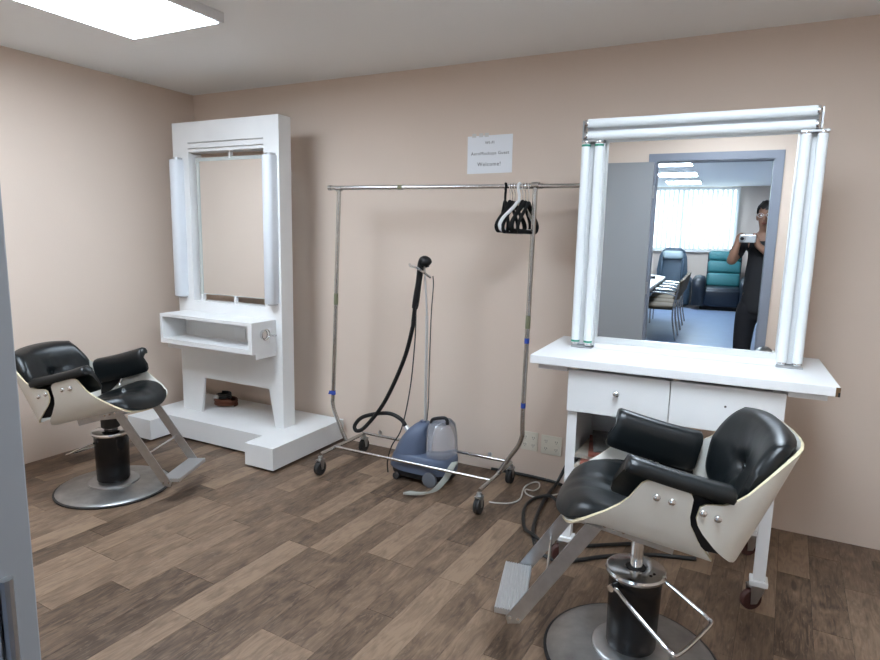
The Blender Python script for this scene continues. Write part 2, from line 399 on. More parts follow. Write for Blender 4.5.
# upright: board with a mirror opening and a tapered leg opening
def frame_board(outer, holes, y0, y1):
    bm = bmesh.new(); E_ = []
    def loop(pts):
        vs = [bm.verts.new((x, y0, z)) for x, z in pts]
        return [bm.edges.new((vs[i], vs[(i+1) % len(vs)])) for i in range(len(vs))]
    ed = loop(outer)
    for h in holes: ed += loop(h)
    bmesh.ops.triangle_fill(bm, use_beauty=True, use_dissolve=False, edges=ed)
    r = bmesh.ops.extrude_face_region(bm, geom=list(bm.faces))
    for v in r['geom']:
        if isinstance(v, bmesh.types.BMVert): v.co.y = y1
    bmesh.ops.recalc_face_normals(bm, faces=bm.faces)
    bm.verts.index_update(); mb = MB(); mb.add([v.co.copy() for v in bm.verts], [[v.index for v in f.verts] for f in bm.faces]); bm.free(); return mb
X0, X1, ZB, ZT = sx(.25), sx(1.195), .155, 2.155
ox0, ox1, oz0, oz1 = sx(.40), sx(1.068), .955, 1.96
outer = [(X0, .66), (X1, .66), (X1, ZT), (X0, ZT)]
YF_, YR_ = sy(-.41), sy(-.30)
frame_board(outer, [[(ox0, oz0), (ox1, oz0), (ox1, oz1), (ox0, oz1)]], YF_, YR_).build('upright', 'whitepaint', st)
mb = MB(); mb.prism([(x, YF_, z) for x, z in ((X0, ZB), (sx(.437), ZB), (sx(.473), .41), (sx(1.075), .41), (sx(1.122), ZB), (X1, ZB), (X1, .66), (X0, .66))], (0, .018, 0))
mb.box(X0, X0+.022, YF_+.018, YR_, ZB, .66); mb.box(X1-.03, X1, YF_+.018, YR_, ZB, .66); mb.build('leg_panel', 'whitepaint', st)
for z in (2.02, 1.982): B('groove_moulding', ox0, ox1, YF_-.004, YF_+.002, z-.004, z+.002, 'steel', st)
# mirror panel hung in the opening
mg = B('mirror_panel', sx(.425), sx(1.045), sy(-.368), sy(-.358), 1.0, 1.925, 'alu', st)
B('mirror_glass', sx(.432), sx(1.038), sy(-.3695), sy(-.3678), 1.007, 1.918, 'mirror', mg)
B('clear_edge', sx(.426), sx(.452), sy(-.373), sy(-.3697), 1.0, 1.90, 'mirroredge', mg)
B('clear_edge', sx(.426), sx(1.044), sy(-.373), sy(-.3697), 1.902, 1.925, 'mirroredge', mg)
for x in (.44, .75, 1.03): B('bracket', sx(x)-.009, sx(x)+.009, sy(-.372), sy(-.35), oz0, 1.004, 'white', mg)
B('bracket', sx(.74)-.008, sx(.74)+.008, sy(-.374), sy(-.35), 1.915, oz1, 'white', mg)
# strip lamps with rounded covers
for xc in (.312, 1.140):
    sec = lambda z, k=1.: [(sx(xc)+a*k, YF_-b*k, z) for a, b in ((-.038, 0), (-.038, .042), (-.033, .058), (-.018, .068), (.0, .071), (.018, .068), (.033, .058), (.038, .042), (.038, 0))]
    lp = MB().loft([sec(.985, .94), sec(.990), sec(1.905), sec(1.91, .94)]).build('lamp_cover', 'diffuser', st, 50)
    MB().loft([sec(1.91, .7), sec(1.924, .7)]).build('lamp_cap', 'steel', lp, 50)
    MB().loft([sec(.975, .7), sec(.985, .7)]).build('lamp_cap', 'steel', lp, 50)
# shelf box
bx = MB(); x0, x1, y0, y1, z0, z1, t_ = sx(.312), sx(1.143), sy(-.625), sy(-.4105), .68, .88, .02
bx.box(x0, x1, y0, y1, z1-t_, z1); bx.box(x0, x1, y0, y1, z0, z0+t_+.012); bx.box(x0, x0+t_, y0, y1, z0+t_+.012, z1-t_); bx.box(x1-t_-.012, x1, y0, y1, z0+t_+.012, z1-t_); bx.box(x0+t_, x1-t_-.012, y1-.02, y1, z0+t_+.012, z1-t_)
sb = bx.build('shelf_box', 'whitepaint', st)
B('shelf_apron', sx(.345), sx(1.143), sy(-.595), sy(-.4105), .645, .68, 'whitepaint', st)
B('socket_plate', sx(.80), sx(.90), y1-.026, y1-.0201, .735, .80, 'white', sb)
B('cable_slot', sx(.925), sx(.935), y1-.022, y1-.0195, .72, .81, 'slot', sb)
sp = B('outlet_plate', x1, x1+.004, sy(-.475), sy(-.425), .735, .83, 'white', sb)
mb = MB(); mb.lathe([(.012, 0), (.03, .004), (.03, .018), (.018, .02)], (x1, sy(-.53), .80), 20, axis='x')
mb.tube([(x1+.028, sy(-.53)+.034*math.cos(a), .80+.034*math.sin(a)) for a in [k*math.pi/10 for k in range(20)]], .0045, 6, closed=True)
mb.build('dryer_ring', 'chrome', sb, True)
mb = MB()
for k in range(6):
    yc = sy(-.495+k*.014)
    mb.tube([(x1+.012+(.004 if k % 2 else 0)*math.sin(a), yc+.009*math.cos(a), .79-.002*k+.005*math.sin(a)) for a in [q*math.pi/4 for q in range(8)]], .0018, 5, closed=True)
mb.build('chain', 'chrome', sb, True)
# cable coils left on the plinth
cb = thing('cable_coil', 'coiled brown extension cable with black plug lying on the white plinth', 'cable', (.452, -.20, .155))
pts = []
for k in range(60):
    a = k*2*math.pi/15; pts.append((.085*math.cos(a)*(1+.05*math.sin(k)), .07*math.sin(a), .008+k*.0008))
MB().tube(bez(pts, 2), .0075, 6).build('cord', 'cordbrown', cb, True)
pts = [(.05*math.cos(k*2*math.pi/12)-.02, .045*math.sin(k*2*math.pi/12), .055+k*.0012) for k in range(30)]
MB().tube(bez(pts, 2), .009, 6).build('inner_cord', 'cordblack', cb, True)
mb = MB(); mb.lathe([(.012, -.02), (.016, -.015), (.016, .015), (.010, .022)], (-.04, -.055, .07), 10, axis='x'); mb.build('plug', 'white', cb, True)

# ------------------------------------------------------------------ barber chairs
def interp(t, ks):
    if t <= ks[0][0]: return ks[0][1]
    for (a, va), (b, vb_) in zip(ks, ks[1:]):
        if t <= b: return va+(vb_-va)*(t-a)/(b-a)
    return ks[-1][1]
def barber_chair(label, loc, rz, dz, piston, tilt, hrot, hub):
    ct, stt = math.cos(R(tilt)), math.sin(R(tilt))
    t = thing('barber_chair', label, 'barber chair', (*loc, 0), rz)
    def P(u, l, w): return Vector((u*ct-w*stt, l, .53+dz+u*stt+w*ct))
    # pedestal
    prof = [(.0, .0), (.29, .0), (.292, .008), (.285, .016), (.26, .024), (.20, .032), (.13, .038), (.0, .040)]
    MB().lathe(prof[1:-1]+[(.02, .04)], seg=64).build('base_disc', 'dullsteel', t, 50)
    MB().lathe([(.286, .002), (.297, .002), (.298, .010), (.289, .013)], seg=64).build('base_rim', 'rubber', t, 50)
    MB().lathe([(.13, .036), (.13, .046), (.122, .052), (.07, .054)], seg=48).build('base_flange', 'steel', t, 40)
    MB().lathe([(.079, .050), (.083, .06), (.088, .30), (.088, .316)], seg=48).build('column', 'blackgloss', t, 40)
    cp = MB().lathe([(.09, .314), (.099, .318), (.101, .326), (.098, .334), (.092, .337), (.036, .337), (.034, .33)], seg=48).build('column_cap', 'chrome', t, 30)
    MB().lathe([(.0335, .3375), (.0335, .3385)], seg=24).build('collar', 'rubber', cp)
    for a in (2.3, 2.6): MB().lathe([(.005, .337), (.005, .3385)], (.065*math.cos(a), .065*math.sin(a), 0), 8).build('set_screw', 'rubber', cp)
    MB().lathe([(.021, .30), (.021, piston)], seg=20).build('piston', 'chrome', t, 40)
    MB().lathe([(.040, hub), (.048, hub+.006), (.048, piston), (.03, piston+.01)], seg=24).build('swivel_hub', 'rubber', t, 40)
    # pump handle
    ph = [(.03, .094, .287), (.0, .106, .288), (-.04, .116, .270), (-.16, .129, .210), (-.20, .130, .192), (-.22, .105, .184), (-.22, -.105, .184), (-.20, -.130, .192), (-.16, -.129, .210), (-.04, -.110, .270), (.0, -.100, .285)]
    HR = Matrix.Rotation(R(hrot), 3, 'Z'); ph = [HR @ Vector(p) for p in ph]
    mb = MB(); mb.tube(bez(ph, 6), .0065, 8); hd = mb.build('pump_handle', 'chrome', t, True)
    MB().tube([HR @ Vector((.028, .075, .287)), HR @ Vector((.028, .110, .287))], .012, 12).build('pivot', 'chrome', hd, 30)
    # under-seat frame
    mb = MB()
    for l in (-.135, .135): mb.prism([P(.20, l-.004, -.006), P(.20, l-.004, -.035), P(-.10, l-.004, -.04), P(-.10, l-.004, -.006)], (0, .008, 0))
    mb.prism([P(.10, -.135, -.006), P(.10, -.135, -.02), P(-.07, -.135, -.02), P(-.07, -.135, -.006)], (0, .27, 0))
    mb.prism([P(.06, -.06, -.018), P(.06, -.06, -.06), P(-.06, -.06, -.045), P(-.06, -.06, -.018)], (0, .12, 0))
    fr = mb.build('seat_frame', 'steel', t)
    for l in (-.14, .14):
        for u in (.17, .12, .09, .06): MB().lathe([(.006, -.004), (.006, .004)], P(u, l, -.018), 8, axis='y').build('bolt', 'chrome', fr)
    # seat shell
    SEC = [(0, -.006, .258, -.20), (.06, -.005, .258, -.20), (.12, -.001, .253, -.198), (.17, .006, .243, -.195), (.205, .018, .230, -.19), (.232, .043, .198, -.165), (.248, .080, .150, -.122), (.257, .12, .117, -.088), (.263, .15, .100, -.075), (.267, .178, .09, -.071), (.270, .205, .080, -.067), (.2715, .218, .068, -.058), (.272, .223, .05, -.04)]
    rows = [(-l, w, a, b) for l, w, a, b in reversed(SEC[1:])] + SEC
    # smooth resample of the rows
    n = len(rows); grid = []
    K = 18
    for (l, w, a, b) in rows:
        row = []
        for j in range(K):
            q = j/(K-1); u = a+(b-a)*q
            lip = -.036*max(0, (u-.13)/.12)**2 if w < .06 else 0
            row.append(P(u, l, w+lip))
        grid.append(row)
    o = MB().sheet(grid, -.009, rim_mi=1).build('seat_shell', ['shell', 'ply'], t, 60)
    # back shell
    BK = [(0, -.275, .03, .424), (.08, -.273, .03, .423), (.14, -.266, .03, .420), (.185, -.254, .032, .413), (.215, -.238, .036, .400), (.238, -.218, .044, .374), (.253, -.197, .056, .322), (.262, -.176, .068, .262), (.268, -.155, .082, .228), (.272, -.137, .097, .214), (.275, -.118, .113, .208), (.277, -.100, .133, .202), (.278, -.088, .155, .190)]
    cols = [(-l, u, a, b) for l, u, a, b in reversed(BK[1:])] + BK
    def recl(u, w): return u-.18*(w-.05)*min(1, max(0, (-.108-u)/.1))
    grid = []
    for (l, u, a, b) in cols:
        row = []
        for j in range(K):
            w = a+(b-a)*j/(K-1); row.append(P(recl(u, w), l*(1-.06*max(0, w-.25)/.2), w))
        grid.append(row)
    MB().sheet(grid, -.009, rim_mi=1).build('back_shell', ['shell', 'ply'], t, 60)
    # bracing strap inside (dark rubber mount seen in the gap)
    for sgn in (-1, 1):
        mb = MB(); q = [(.0, .20), (-.10, .21), (-.15, .19), (-.185, .10), (-.195, .06), (-.15, .055), (-.06, .11), (.0, .16)]
        mb.prism([P(u, sgn*.252, w) for u, w in q], (0, -sgn*.010, 0)); mb.build('shock_mount', 'black', t)
        for u, w in ((.029, .177), (-.014, .178), (-.10, .177), (-.1415, .174)):
            l = .279 if u > -.08 else .288
            T = Matrix.Identity(3) if sgn > 0 else Matrix.Rotation(math.pi, 3, 'Z')
            MB().lathe([(.0105, -.004), (.0105, .004), (.007, .008), (.003, .009)], P(u, sgn*l, w), 12, axis='y', T=T).build('bolt', 'chrome', t, 40)
    # seat cushion: pillow
    NA, NB = 22, 22
    def pillow(bot, top):
        vs = []; fs = []
        for fn in (bot, top):
            for i in range(NA+1):
                for j in range(NB+1): vs.append(fn(-1+2*i/NA, -1+2*j/NB))
        o_ = (NA+1)*(NB+1)
        for i in range(NA):
            for j in range(NB):
                a, b, c, d = i*(NB+1)+j, i*(NB+1)+j+1, (i+1)*(NB+1)+j+1, (i+1)*(NB+1)+j
                fs.append((a, b, c, d)); fs.append((o_+d, o_+c, o_+b, o_+a))
        rim = [(0, j) for j in range(NB)] + [(i, NB) for i in range(NA)] + [(NA, j) for j in range(NB, 0, -1)] + [(i, 0) for i in range(NA, 0, -1)]
        for k in range(len(rim)):
            p, q = rim[k], rim[(k+1) % len(rim)]; a = p[0]*(NB+1)+p[1]; b = q[0]*(NB+1)+q[1]
            fs.append((a, b, b+o_, a+o_))
        return MB().add(vs, fs)
    def sq(a, b):   # square -> rounded square
        return a*math.sqrt(1-b*b*.34), b*math.sqrt(1-a*a*.34)
    def secw(l):
        l = abs(l); ks = [(q[0], q[1]) for q in SEC[:9]]; return interp(l, ks)
    def seat_xy(a, b):
        a, b = sq(a, b); u = .047+a*.228; half = .247-(.02 if a > .3 else 0)*((a-.3)/.7 if a > .3 else 0); return u, b*half
    def s_bot(a, b):
        u, l = seat_xy(a, b); return P(u, l, secw(l)+.006-.036*max(0, (u-.13)/.12)**2)
    def s_top(a, b):
        u, l = seat_xy(a, b); e = (1-abs(a)**5)*(1-abs(b)**5)
        h = .018+.062*e**.45 - .012*(1-a*a)*(1-b*b)
        h -= .004*math.exp(-((l-.07+.15*u)/.012)**2)*e+.004*math.exp(-((l+.06-.1*u)/.014)**2)*e
        nose = .036*max(0, (u-.13)/.12)**2
        return P(u+(.012*e if a > .6 else 0), l, secw(l)*.75+h-nose)
    pillow(s_bot, s_top).build('seat_cushion', 'vinyl', t, 60)
    # back cushion
    def bk(l): l = abs(l); return interp(l, [(q[0], q[1]) for q in BK])
    def b_lw(a, b):
        a, b = a*math.sqrt(1-b*b*.20), b*math.sqrt(1-a*a*.20); return a*.250*(1-.10*max(0, -b)), .115+(b+1)/2*.312
    def b_bot(a, b):
        l, w = b_lw(a, b); return P(recl(bk(l), w)+.012, l*(1-.06*max(0, w-.25)/.2), w)
    def b_top(a, b):
        l, w = b_lw(a, b); e = (1-abs(a)**5)*(1-abs(b)**5)
        th = .022+.062*e**.5 - .020*(1-a*a)**2*max(0, 1-b*b)
        th -= .026*math.exp(-(l/.028)**2-((w-.26)/.028)**2)
        for k in range(7):
            an = k*2*math.pi/7+.3; dx, dy = l-.045*math.cos(an), (w-.26)-.045*math.sin(an)
            th -= .006*math.exp(-((-math.sin(an)*l+math.cos(an)*(w-.26))/.008)**2)*math.exp(-(dx*dx+dy*dy)/.003)
        return P(recl(bk(l), w)+.012+th, l*(1-.06*max(0, w-.25)/.2), w+.012*max(0, b)**3*(1-abs(a)**4))
    bc = pillow(b_bot, b_top).build('back_cushion', 'vinyl', t, 60)
    MB().lathe([(.013, -.003), (.012, .003), (.004, .006)], P(recl(-.275, .26)+.012+.045, 0, .26), 14, axis='x').build('button', 'vinyl', bc, 50)
    # arm pads
    AS = [(.290, .228), (.297, .244), (.288, .262), (.262, .270), (.232, .266), (.214, .250), (.207, .215), (.205, .165), (.206, .138), (.214, .128), (.224, .134), (.230, .165), (.236, .21), (.262, .228)]
    for sgn in (-1, 1):
        secs = []
        for q in range(11):
            v = (0, .025, .10, .2, .35, .5, .65, .8, .90, .975, 1)[q]; u = .138-.308*v; k = min(1, .90+4*min(v, 1-v)) if q not in (0, 10) else .90
            cl, cw_ = .245, .215; dip = .012*math.sin(math.pi*v)
            secs.append([P(u+(.012 if w < .2 else -.004)*(1-v), sgn*(cl+(l-cl)*k), cw_+(w-cw_)*k-dip*.4) for l, w in AS])
        a_ = MB().loft(secs).build('arm_pad', 'vinyl', t, 60)
        mb = MB(); mb.tube([P(-.02, sgn*.236, .18), P(-.03, sgn*.225, .125), P(-.04, sgn*.20, .09)], .006, 8); mb.build('arm_strut', 'chrome', a_, True)
    # footrest
    top_u, top_w, bot = (.185, .135), -.02, None
    def loc3(u, l, z): return Vector((u, l, z+dz))
    fb = []
    for l in (-.158, .158):
        mb = MB(); A0, A1 = Vector((.165, 0, .525)), Vector((.395, 0, .178)); d = (A1-A0).normalized(); nn = Vector((-d.z, 0, d.x))*.024
        poly = [A0+nn-d*.01, A0-nn-d*.03, A1-nn, A1+nn*.2+d*.028, A1+nn+d*.012]
        mb.prism([loc3(p.x, l-.003, p.z) for p in poly], (0, .006, 0)); br = mb.build('footrest_arm', 'steel', t)
        for q in (A1-nn*.5-d*.01, A1+nn*.5+d*.004):
            MB().lathe([(.006, -.005), (.006, .005)], loc3(q.x, l, q.z), 8, axis='y').build('bolt', 'chrome', br)
        fb.append(br)
    mb = MB(); mid = Vector((.165, 0, .525)).lerp(Vector((.395, 0, .178)), .56)
    mb.tube([loc3(mid.x, -.157, mid.z), loc3(mid.x, .157, mid.z)], .0055, 8); mb.build('cross_rod', 'chrome', t, True)
    mb = MB(); pr = []
    u0, u1, nr = .362, .462, 11
    for k in range(nr):
        a = u0+(u1-u0)*k/nr; b = u0+(u1-u0)*(k+1)/nr
        pr += [(a+.0012, 0), (a+.0025, .0035), (b-.0025, .0035), (b-.0012, 0)]
    pr = [(u0, -.018), (u0, 0)] + pr + [(u1, 0), (u1, -.018)]
    mb.prism([loc3(u, -.152, .200+h+.05*(u-.41)) for u, h in pr], (0, .304, 0)); mb.build('foot_plate', 'ridged', t)
    return t
barber_chair('ivory-shelled barber chair with black cushions facing the tall mirror stand', (.77, -1.33), R(23), -.068, .42, 15.5, -25, .35)
barber_chair('ivory-shelled barber chair with black cushions raised in front of the white vanity table', (3.60, -1.36), R(194), 0., .505, 12.5, -34, .478)

# ------------------------------------------------------------------ vanity table
VR = R(2.0)
va = thing('vanity_table', 'white rolling vanity table with overhanging top, two drawers and red-wheeled casters', 'vanity table', (3.60, -.615, 0), VR)
B('table_top', -.567, .567, -.295, .295, .908, .945, 'white', va, bev=.003)
B('end_cap', .553, .5675, -.2965, -.2955, .909, .943, 'brown', va)
B('end_cap', .561, .5675, -.297, -.2966, .909, .925, 'black', va)
for x0, x1 in ((-.535, -.409), (.411, .535)): B('under_board', x0, x1, -.268, .27, .884, .9078, 'whitepaint', va)
for x0, x1, knob in ((-.405, .0035, True), (.0065, .408, False)):
    d = B('drawer', x0, x1, -.262, -.243, .712, .892, 'whitepaint', va, bev=.002)
    MB().box(x0+.02, x1-.02, -.243, .22, .73, .875).build('drawer_box', 'whitepaint', d)
    if knob: MB().lathe([(.006, 0), (.006, -.01), (.012, -.014), (.014, -.02), (.011, -.026), (.004, -.028)], ((x0+x1)/2, -.262, .815), 18, axis='y').build('knob', 'chrome', d, 50)
    else: MB().lathe([(.0045, 0), (.0045, -.001)], ((x0+x1)/2, -.262, .815), 10, axis='y').build('knob_hole', 'slot', d)
# open cabinet below the left drawer
mb = MB(); mb.box(-.403, -.385, -.24, .25, .42, .73); mb.box(-.012, .006, -.24, .25, .42, .73); mb.box(-.385, -.012, .235, .25, .438, .73); mb.box(-.385, -.012, -.24, .25, .42, .438)
mb.build('open_cabinet', 'whitepaint', va)
for x in (-.403, .365):
    for y in (-.262, .205):
        lg = B('leg', x, x+.042, y+.021, y+.063, .125, .42 if x < 0 else .892, 'white', va) if x < 0 else B('leg', x, x+.042, y+.021, y+.063, .125, .892, 'white', va)
        if x < 0 and y < 0: B('front_stile', -.4035, -.363, -.2415, -.2395, .42, .712, 'white', va)
        B('caster_plate', x-.012, x+.054, y+.010, y+.074, .105, .128, 'white', lg, bev=.004)
        cx, cy = x+.021, y+.042; TC = Matrix.Translation((cx, cy, 0)) @ Matrix.Rotation(R(-58), 4, 'Z')
        mb = MB()
        for q in (-.018, .018): mb.prism([(q-.0015, -.040, .098), (q-.0015, .022, .098), (q-.0015, -.010, .03), (q-.0015, -.036, .03)], (.003, 0, 0), T=TC)
        mb.box(-.02, .02, -.040, .024, .097, .105, T=TC); cs = mb.build('caster_fork', 'steel', lg)
        wh = MB().lathe([(.012, -.014), (.039, -.013), (.043, -.008), (.043, .008), (.039, .013), (.012, .014)], (0, 0, 0), 20, axis='x').build('wheel', 'redrubber', cs, 40)
        wh.matrix_local = TC @ Matrix.Translation((0, -.026, .0435))
# magazines in the cabinet
def vloc(x, y, z): return Matrix.Rotation(VR, 3, 'Z') @ Vector((x, y, 0)) + Vector((3.60, -.615, z))
zz = .438
for k, (m_, dx, dy, rz, h, lab) in enumerate((('mag3', .0, -.10, 4, .016, 'grey-covered magazine at the bottom of the pile in the vanity cabinet'), ('mag2', .01, -.11, -6, .014, 'pale-covered magazine lying second in the pile in the vanity cabinet'), ('mag1', .0, -.08, 8, .014, 'red-covered magazine in the pile in the vanity cabinet'), ('mag2', -.01, -.05, -3, .016, 'pale-covered magazine above the red one in the vanity cabinet'), ('mag1', .02, -.04, 10, .012, 'red-brown magazine lying under the black-covered one'), ('mag3', .03, .0, 12, .014, 'black-covered magazine on top of the pile in the vanity cabinet'))):
    o = MB().box(-.105, .105, -.14, .14, 0, h-.001, bev=.001).build('magazine', m_); o.location = vloc(-.255+dx, .0+dy, zz+.0005); o.rotation_euler = (0, 0, VR+R(rz)); zz += h
    tag(o, lab, 'magazine', 'magazines in the vanity cabinet')

# ------------------------------------------------------------------ lighted vanity mirror
vm = thing('vanity_mirror', 'large vanity mirror framed by pairs of unlit fluorescent tubes standing on the table', 'mirror', (3.612, -.585, .9455))
vm.rotation_euler = (R(.33), 0, R(1.2))
B('backing', -.475, .455, .004, .03, 0.001, .925, 'whitepaint', vm); B('backing', -.455, .425, .004, .03, .925, 1.015, 'whitepaint', vm)
fr = MB(); fr.box(-.368, .368, -.016, .004, .028, .052); fr.box(-.368, .368, -.010, .004, .917, .925); fr.box(-.368, -.361, -.012, .004, .052, .917); fr.box(.361, .368, -.012, .004, .052, .917)
fr.build('mirror_frame', 'alu', vm)
B('mirror_glass', -.361, .361, -.004, .003, .052, .917, 'mirror', vm)
B('bottom_rail', -.368, .368, -.03, .004, 0.001, .027, 'white', vm)
def ftube(p, q, green):
    p, q = Vector(p), Vector(q); d = (q-p).normalized(); T = d.to_track_quat('Z', 'Y').to_matrix(); L_ = (q-p).length
    tb = MB().lathe([(.010, .012), (.0185, .015), (.019, .02), (.019, L_-.02), (.0185, L_-.015), (.010, L_-.012)], p, 20, T=T).build('fluorescent_tube', 'tube', vm, 50)
    for a in (0, 1):
        e = p if a == 0 else q; dd = d if a == 0 else -d; T2 = dd.to_track_quat('Z', 'Y').to_matrix()
        MB().lathe([(.0175, .004), (.0182, .006), (.0182, .014), (.017, .016)], e, 16, T=T2).build('end_cap', 'chrome', tb, 50)
        if green: MB().lathe([(.0193, .018), (.0195, .019), (.0195, .026), (.0193, .027)], e, 20, T=T2).build('colour_ring', 'green', tb, 50)
        for s_ in (-.006, .006):
            o_ = Vector((s_, 0, 0)) if abs(d.z) > .5 else Vector((0, 0, s_))
            MB().tube([e+o_-dd*.004, e+o_+dd*.006], .002, 6).build('pin', 'chrome', tb)
for x in (-.454, -.397): ftube((x, -.034, .008), (x, -.034, .925), True)
for x in (.386, .441): ftube((x, -.034, .008), (x, -.034, .925), False)
for z in (.944, .996): ftube((-.462, -.036, z), (.428, -.036, z), False)
for x0, x1 in ((-.475, -.372), (.362, .466)):
    B('ballast_tray', x0+.004, x1-.004, -.012, .004, .012, .915, 'white', vm)
    for z0 in (.001, .917): B('lamp_holder', x0+.004, x1-.004, -.05, .004, z0, z0+.008, 'steel', vm)
B('ballast_tray', -.455, .42, -.014, .004, .926, 1.015, 'white', vm)
for x in (-.470, .430): B('lamp_holder', x, x+.006, -.048, .004, .93, 1.008, 'steel', vm)

# ------------------------------------------------------------------ garment rack
rk = thing('garment_rack', 'chrome rolling garment rack with blue tape on its posts', 'garment rack', (2.2, -.35, 0))
def rp(x, y, z): return Vector((x-2.2, y+.35, z))
RZ = 1.712
for s_, (xb, xm, xt) in enumerate(((1.648, 1.553, 1.607), (2.69, 2.822, 2.838))):
    y0, y1 = -.60, -.135
    MB().tube([rp(xb, y0+.0, .125), rp(xb, y1, .125)], .0115, 10).build('side_bar', 'rackmetal', rk, True)
    pts = bez([rp(xb, -.335, .13), rp(xb+(xm-xb)*.5, -.345, .235), rp(xm, -.35, .36), rp(xm+(xt-xm)*.15, -.35, .55), rp(xt, -.35, RZ)], 8)
    post = MB().tube(pts, .0125, 10).build('post', 'rackmetal', rk, True)
    def on(z): return rp(xm+(xt-xm)*min(1, max(0, (z-.36)/(RZ-.36))), -.35, z)
    for z, m_ in ((1.04 if s_ == 0 else 1.0, 'olive'),): MB().tube([on(z-.035), on(z+.035)], .0135, 10).build('sleeve', m_, post, True)
    for z in ((.44,) if s_ == 0 else (.90, .545)): MB().tube([on(z-.014), on(z+.014)], .0138, 10).build('blue_tape', 'bluetape', post, True)
    if s_ == 0:
        p = on(.44); MB().prism([p+Vector((-.03, -.013, -.012)), p+Vector((.03, -.013, -.006)), p+Vector((.028, -.013, .010)), p+Vector((-.02, -.013, .014))], (0, -.001, 0)).build('tape_flag', 'bluetape', post)
    MB().lathe([(.016, -.02), (.016, .02)], on(RZ-.005), 12, axis='x').build('corner_joint', 'rackmetal', post, 40)
    for y in (y0, y1):
        ca_ = MB()
        ca_.lathe([(.012, .094), (.014, .098), (.014, .112), (.011, .114)], rp(xb, y, 0), 12)
        for q in (-.017, .017): ca_.prism([rp(xb+q-.0015, y-.022, .094), rp(xb+q-.0015, y+.02, .094), rp(xb+q-.0015, y+.006, .035), rp(xb+q-.0015, y-.01, .035)], (.003, 0, 0))
        ca_.box(xb-2.2-.019, xb-2.2+.019, y+.35-.024, y+.35+.022, .088, .095)
        cf = ca_.build('caster_fork', 'steel', rk, 30)
        for q in (-.0085, .0085): MB().lathe([(.015, -.0078), (.040, -.0075), (.043, -.004), (.043, .004), (.040, .0075), (.015, .0078)], rp(xb+q, y-.006, .0432), 20, axis='x').build('wheel', 'rubber', cf, 40)
for y in (-.462, -.148):
    rl = MB().tube([rp(1.645, y, .132), rp(2.692, y, .132)], .0095, 10).build('bottom_rail', 'rackmetal', rk, True)
    if y > -.3:
        for x in (1.78, 2.56): MB().lathe([(.006, -.004), (.013, -.004), (.013, .004), (.006, .004)], rp(x, y, .155), 12, axis='y').build('wing_nut', 'steel', rl, 40)
tr = MB().tube([rp(1.548, -.35, RZ), rp(3.10, -.35, RZ-.012)], .0115, 12).build('hanging_rail', 'rackmetal', rk, True)
MB().tube([rp(1.53, -.35, RZ), rp(1.548, -.35, RZ)], .0155, 12).build('end_knob', 'rackmetal', tr, True)
MB().tube([rp(1.545, -.35, RZ), rp(2.03, -.35, RZ-.004)], .0128, 12).build('outer_sleeve', 'rackmetal', tr, True)
MB().tube([rp(2.02, -.35, RZ-.004), rp(2.05, -.35, RZ-.004)], .0132, 12).build('tape_band', 'olive', tr, True)
MB().tube([rp(2.78, -.35, RZ-.010), rp(2.875, -.35, RZ-.010)], .0138, 12).build('outer_sleeve', 'rackmetal', tr, True)
# hangers
def hanger(x, rz, m_, label, w=.19, drop=.0, hook='chrome'):
    z = RZ-.0105
    t = thing('clothes_hanger', label, 'clothes hanger', (x, -.35, z), R(rz), 'clothes hangers on the rack rail')
    top = -.075-drop
    hk = [(0, .0165*math.cos(a), .0+.0165*math.sin(a)) for a in [R(-40)+k*R(220)/12 for k in range(13)]] + [(0, -.012, -.022), (0, 0, -.04), (0, 0, top+.005)]
    MB().tube(hk, .0024 if hook == 'chrome' else .007, 6).build('hook', hook, t, True)
    ol = [(0, top), (.055, top-.032), (w*.8, top-.085), (w, top-.118), (w*.99, top-.138), (w*.9, top-.15)]
    pts = [(0, y, zz_) for y, zz_ in reversed([(-a, b) for a, b in ol[1:]])]
    lp = [(0, -a, b) for a, b in reversed(ol[1:])] + [(0, a, b) for a, b in ol]
    pp = bez(lp, 4); MB().tube(pp + [Vector((0, -w*.9, top-.15))], .009, 8, closed=False).build('frame', m_, t, True)
    for s_ in (-1, 1): MB().lathe([(.004, -.002), (.006, 0), (.004, .002)], (0, s_*.10, top-.052), 8, axis='x').build('notch', m_, t)
    return t
hanger(2.675, 28, 'flock', 'black hanger swung outermost on the rail, its hook black', .165, 0., 'flock')
for i, (x, rz, lab) in enumerate(((2.702, 6, 'black hanger hanging next to the black-hooked outermost one'), (2.716, -4, 'black hanger second from the black-hooked outermost one'), (2.730, 3, 'black hanger touching the white one, on the side of the black-hooked one'), (2.772, 5, 'black hanger touching the white one, on the side of the rack post'), (2.788, -3, 'black hanger second from the rack post'), (2.805, 4, 'black hanger closest to the rack post'))):
    hanger(x, rz, 'flock', lab, .18, .004*(i % 3))
hanger(2.752, -8, 'white', 'white plastic clothes hanger among the black ones', .19, 0., 'white')

